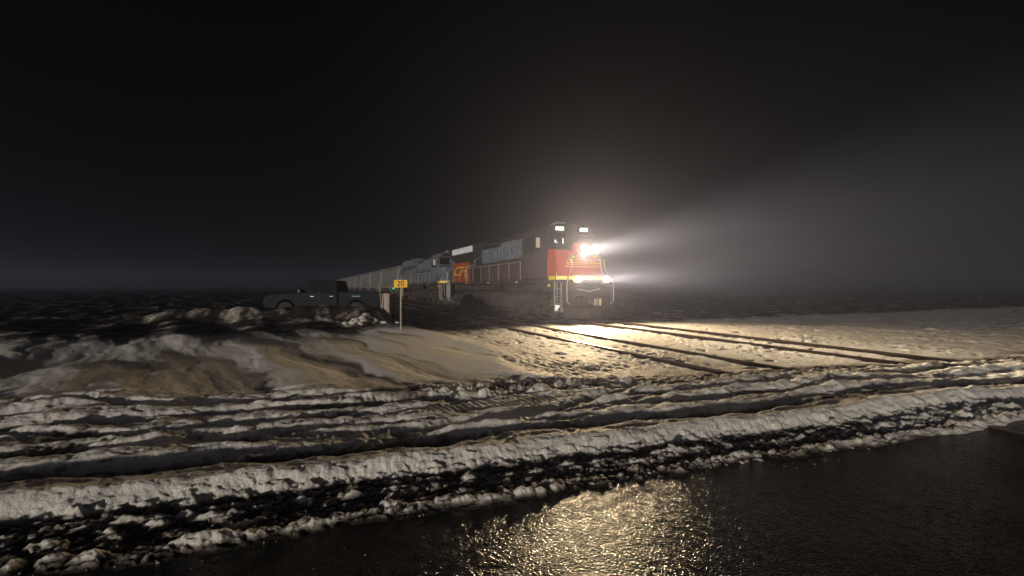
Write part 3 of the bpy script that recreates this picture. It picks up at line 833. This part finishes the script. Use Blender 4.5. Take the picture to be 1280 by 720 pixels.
def green_signal():
    d = 24.0; x = at(492.2, d); g = h1(x, d); z = zz(360.3, d)-g
    A = empty('switch_stand', (x, d, g), R(8), 'slim switch stand with a lit green lamp, seen left below the yellow sign', 'switch stand')
    bm = bmesh.new(); tube(bm, [(0,0,-.1),(0,0,z-.1)], .025, 8); link('mast', bm, M['frame'], A)
    bm = bmesh.new(); box(bm, -.25,.25,-.15,.15,-.05,.18); link('base', bm, M['frame'], A, bevel=.02)
    bm = bmesh.new(); cyl(bm, (0,0,z), (0,0,1), .07, .2, 14); hd = link('lamp_housing', bm, M['frame'], A)
    bm = bmesh.new(); cyl(bm, (0,-.08,z), (0,1,0), .06, .04, 16); link('lens', bm, M['greenlamp'], hd)
green_signal()

def pickup():
    d = 22.6; xr = at(474, d); g = h1(xr-2.7, d+.9)-.02
    A = empty('pickup_truck', (xr, d, g), R(2), 'dark blue pickup truck parked broadside beyond the snow heap', 'pickup truck')
    W = 1.9; zt = 1.24       # body runs from x=0 (tailgate) to x=-5.7 (bumper); its near side is at y=0
    def arch(xc, r=.46, n=9):
        return [(xc + r*math.cos(R(a)), .42 + r*math.sin(R(a))) for a in np.linspace(180, 0, n)]
    # cargo bed
    bm = bmesh.new()
    pts = [(-2.02,.42)] + [(x, z) for x, z in arch(-1.12)] + [(-.02,.5),(0,.62),(0,zt),(-2.02,zt+.01)]
    for y0, y1 in ((0,.09),(W-.09,W)): prism(bm, pts, y0, y1, 'y')
    box(bm, -2.0,-.05,.09,W-.09,.62,.68); box(bm, -.06,0,.09,W-.09,.62,zt); box(bm, -2.02,-1.97,.09,W-.09,.62,zt)
    B = link('cargo_bed', bm, M['blue'], A, bevel=.02)
    bm = bmesh.new(); box(bm, -1.35,-.95,-.012,-.002,1.045,1.065); link('trim_strip', bm, M['chrome'], B)
    # cab lower body
    bm = bmesh.new()
    pts = [(-2.06,.40),(-3.85,.40),(-4.05,.42)] + [(x, z) for x, z in arch(-4.62)[::-1]] + [(-5.6,.45),(-5.72,.6),(-5.70,1.0),(-5.5,1.12),(-4.3,1.22),(-4.1,zt),(-2.06,zt+.01)]
    prism(bm, pts, 0, W, 'y')
    link('body', bm, M['blue'], A, bevel=.04)
    bm = bmesh.new()
    v = []
    lo = [(-4.15,.06),(-2.08,.06),(-2.08,W-.06),(-4.15,W-.06)]; hi = [(-3.45,.2),(-2.2,.2),(-2.2,W-.2),(-3.45,W-.2)]
    a = [bm.verts.new((p[0],p[1],zt)) for p in lo]; b = [bm.verts.new((p[0],p[1],1.84)) for p in hi]
    bm.faces.new(a[::-1]); bm.faces.new(b)
    for i in range(4): bm.faces.new((a[i],a[(i+1)%4],b[(i+1)%4],b[i]))
    K = link('cab', bm, M['blue'], A, bevel=.03)
    for (x0,x1,t0,t1) in ((-3.0,-2.2,-2.95,-2.3),(-3.9,-3.06,-3.42,-3.02)):
        for s in (0,1):
            bm = bmesh.new(); off = -.006
            def P(x, k):   # on the sloping glasshouse side
                y = .06 + (.2-.06)*k + off; z = zt + (1.84-zt)*k
                return (x, y if s == 0 else W-y, z)
            q = [bm.verts.new(P(*p)) for p in ((x0,.1),(x1,.1),(t1,.88),(t0,.88))]
            bm.faces.new(q); link('side_window', bm, M['glass'], K)
    for (xc) in (-3.02,):
        bm = bmesh.new(); box(bm, xc-.006,xc+.006,-.006,.0,.5,zt); link('door_seam', bm, M['black'], A)
    for x in (-2.35,-3.3):
        bm = bmesh.new(); box(bm, x-.09,x+.09,-.03,-.004,1.03,1.06); link('door_handle', bm, M['chrome'], A, bevel=.005)
    for xc in (-1.12,-4.62):
        for s in (0,1):
            yc = .12 if s == 0 else W-.12
            bm = bmesh.new(); cyl(bm, (xc,yc,.39), (0,1,0), .39,.24,28); wh = link('wheel', bm, M['rubber'], A, bevel=.03)
            bm = bmesh.new(); cyl(bm, (xc,yc-.13 if s==0 else yc+.13,.39), (0,1,0), .24,.02,20); link('rim', bm, M['frame'], wh)
    bm = bmesh.new(); box(bm, .0,.12,.1,W-.1,.45,.62); link('bumper', bm, M['chrome'], A, bevel=.03)
    for y0 in (.03,W-.17):
        bm = bmesh.new(); box(bm, -.05,.015,y0,y0+.14,.8,1.15); link('tail_lamp', bm, M['tailred'], A, bevel=.01)
    bm = bmesh.new(); box(bm, -3.95,-3.8,-.2,-.0,1.22,1.4); link('side_mirror', bm, M['black'], A, bevel=.03)
pickup()

def heap():
    d = 18.5; x = at(458, d); g = h1(x, d)
    bm = bmesh.new(); rnd = random.Random(11)
    for k in range(46):
        a = abs(rnd.gauss(0,.34)); px = rnd.gauss(0,.36); py = rnd.gauss(0,.2)
        hgt = max(0, .42 - .85*abs(px+.05) - .5*abs(py)); sz = rnd.uniform(.07,.17)
        mtx = Matrix.Translation((px*1.25, py, hgt*rnd.uniform(.5,1))) @ Matrix.Rotation(rnd.uniform(0,6),4,'Z') @ Matrix.Diagonal((sz*1.3, sz, sz*.75, 1))
        res = bmesh.ops.create_icosphere(bm, subdivisions=2, radius=1, matrix=mtx)
        for v in res['verts']: v.co += Vector((rnd.uniform(-1,1),rnd.uniform(-1,1),rnd.uniform(-1,1)))*sz*.18
    m = mat('broken_snow_crust', (.6,.58,.54), .7, dirt=.6, dcol=(.15,.13,.11), scale=5, bump=.4)
    o = link('snow_heap', bm, m, smooth=True); o.location = (x, d, g-.02)
    tag(o, 'jagged heap of broken snow crust in front of the pickup truck', 'snow heap')
heap()

# ------------------------------------------------------------------ haze
def haze():
    bm = bmesh.new(); box(bm, -560, 560, -560, 560, -5.0, 15.0)
    m = bpy.data.materials.new('frosty_night_air'); m.use_nodes = True
    nt = m.node_tree; nt.nodes.clear()
    o = nt.nodes.new('ShaderNodeOutputMaterial'); v = nt.nodes.new('ShaderNodeVolumePrincipled')
    v.inputs['Color'].default_value = (.60,.67,1.0,1); v.inputs['Density'].default_value = HAZE
    v.inputs['Anisotropy'].default_value = .74
    nt.links.new(v.outputs[0], o.inputs['Volume'])
    ob = link('haze', bm, m)
    tag(ob, 'thin frosty night air lit up by the headlights', 'haze', kind='stuff')
HAZE = 0.0025
haze()

def blowing_snow():
    bm = bmesh.new(); bmesh.ops.create_icosphere(bm, subdivisions=3, radius=1, matrix=Matrix.Diagonal((4.6, 1.05, .95, 1)))
    m = bpy.data.materials.new('blowing_snow_dust'); m.use_nodes = True; nt = m.node_tree; nt.nodes.clear(); L = nt.links
    o = nt.nodes.new('ShaderNodeOutputMaterial'); v = nt.nodes.new('ShaderNodeVolumePrincipled')
    v.inputs['Color'].default_value = (.85,.78,.7,1); v.inputs['Anisotropy'].default_value = .2
    tc = nt.nodes.new('ShaderNodeTexCoord'); n = nt.nodes.new('ShaderNodeTexNoise'); n.inputs['Scale'].default_value = 1.3; n.inputs['Detail'].default_value = 4
    L.new(tc.outputs['Object'], n.inputs['Vector'])
    sc = nt.nodes.new('ShaderNodeVectorMath'); sc.operation = 'DIVIDE'; sc.inputs[1].default_value = (4.6,1.05,.95)
    L.new(tc.outputs['Object'], sc.inputs[0])
    ln = nt.nodes.new('ShaderNodeVectorMath'); ln.operation = 'LENGTH'; L.new(sc.outputs[0], ln.inputs[0])
    fo = nt.nodes.new('ShaderNodeMapRange'); fo.interpolation_type = 'SMOOTHSTEP'
    fo.inputs['From Min'].default_value = 1.0; fo.inputs['From Max'].default_value = .35; fo.inputs['To Min'].default_value = 0; fo.inputs['To Max'].default_value = 1
    L.new(ln.outputs['Value'], fo.inputs['Value'])
    nr = nt.nodes.new('ShaderNodeMapRange'); nr.inputs['From Min'].default_value = .42; nr.inputs['From Max'].default_value = .68
    nr.inputs['To Max'].default_value = .34
    L.new(n.outputs['Fac'], nr.inputs['Value'])
    mu = nt.nodes.new('ShaderNodeMath'); mu.operation = 'MULTIPLY'; L.new(fo.outputs['Result'], mu.inputs[0]); L.new(nr.outputs['Result'], mu.inputs[1])
    L.new(mu.outputs[0], v.inputs['Density']); L.new(v.outputs[0], o.inputs['Volume'])
    ob = link('blowing_snow', bm, m); ob.location = PT(10.2, 22.6, .8); ob.rotation_euler = (0,0,RZ)
    tag(ob, 'cloud of snow dust whirled up beside the front truck of the leading locomotive', 'snow dust', kind='stuff')
blowing_snow()

# ------------------------------------------------------------------ light
def loco_w(x, y, z):
    return L1.matrix_basis @ Vector((x, y, z))
def spot(name, p, power, angle, blend, aim, col=(1.0,.73,.42), rad=.08, noself=False):
    l = bpy.data.lights.new(name, 'SPOT'); l.energy = power; l.spot_size = R(angle); l.spot_blend = blend
    l.color = col; l.shadow_soft_size = rad
    o = bpy.data.objects.new(name, l); COL.objects.link(o)
    P = loco_w(*p); T = loco_w(*aim); o.location = P
    o.rotation_euler = (T-P).to_track_quat('-Z', 'Y').to_euler()
    return o
BEAM = 560
def lamp_disc(name, p, power, spread, aim, col=(1.0,.80,.53), size=.26):
    l = bpy.data.lights.new(name, 'AREA'); l.shape = 'DISK'; l.size = size; l.energy = power; l.spread = R(spread); l.color = col
    o = bpy.data.objects.new(name, l); COL.objects.link(o)
    P = loco_w(*p); T = loco_w(*aim); o.location = P
    o.rotation_euler = (T-P).to_track_quat('-Z', 'Y').to_euler()
lamp_disc('headlight_beam', (-.74, 0, 3.385), BEAM*1.05, 20, (20, 0, 3.8), size=.34)
lamp_disc('headlight_flood', (-.735, 0, 3.385), BEAM*.35, 46, (20, -1.0, 3.1), size=.34)
for yy in (-.8, .8):
    lamp_disc('ditch_light_beam', (.03, yy, 1.97), BEAM*.5, 20, (20, yy*1.5, 2.5))
    lamp_disc('ditch_light_flood', (.035, yy, 1.97), BEAM*.18, 44, (20, yy*1.5, 2.3))
spot('headlight_spill', (-.75, 0, 3.38), 5200, 142, 1.0, (10, -2.0, 2.5), rad=.05)
spot('ditch_light_spill', (.04, -.8, 1.97), 950, 150, 1.0, (10, -3, 1.2), rad=.05)
spot('ditch_light_spill', (.04, .8, 1.97), 450, 150, 1.0, (10, 1, 1.2), rad=.05)

SUN_EL, SUN_AZ = R(3.1), R(210)      # faint light from behind the camera to the left (azimuth clockwise from +Y)
sl = bpy.data.lights.new('faint_night_sun', 'SUN'); sl.energy = 3.6; sl.angle = R(1.5); sl.color = (1.0,.87,.70)
so = bpy.data.objects.new('faint_night_sun', sl); COL.objects.link(so)
dirv = Vector((math.sin(SUN_AZ)*math.cos(SUN_EL), math.cos(SUN_AZ)*math.cos(SUN_EL), math.sin(SUN_EL)))
so.rotation_euler = (-dirv).to_track_quat('-Z','Y').to_euler()
so.location = (0,0,30)

W = bpy.data.worlds.new('World'); S.world = W; W.use_nodes = True
nt = W.node_tree; bg = nt.nodes['Background']
sky = nt.nodes.new('ShaderNodeTexSky'); sky.sky_type = 'NISHITA'; sky.sun_disc = False
sky.sun_elevation = SUN_EL; sky.sun_rotation = SUN_AZ; sky.air_density = 1.0; sky.dust_density = .6
nt.links.new(sky.outputs[0], bg.inputs['Color']); bg.inputs['Strength'].default_value = .0003

cam = bpy.data.cameras.new('camera'); co = bpy.data.objects.new('camera', cam); COL.objects.link(co)
co.location = (0,0,CAMZ); cam.sensor_width = 36; cam.lens = 565/1280*36; cam.clip_end = 2000; cam.clip_start = .05
co.rotation_euler = (R(90-.2), 0, 0)
S.camera = co
vs = S.view_settings; S.display_settings.display_device = 'sRGB'
vs.view_transform = 'Standard'; vs.look = 'None'; vs.gamma = 1; vs.exposure = 0; vs.use_curve_mapping = False
cy = S.cycles
cy.use_denoising = True
try: cy.denoiser = 'OPENIMAGEDENOISE'
except Exception: pass
cy.max_bounces = 5; cy.diffuse_bounces = 2; cy.glossy_bounces = 2; cy.transmission_bounces = 2; cy.volume_bounces = 1
cy.use_light_tree = True
cy.sample_clamp_direct = 0; cy.sample_clamp_indirect = 8
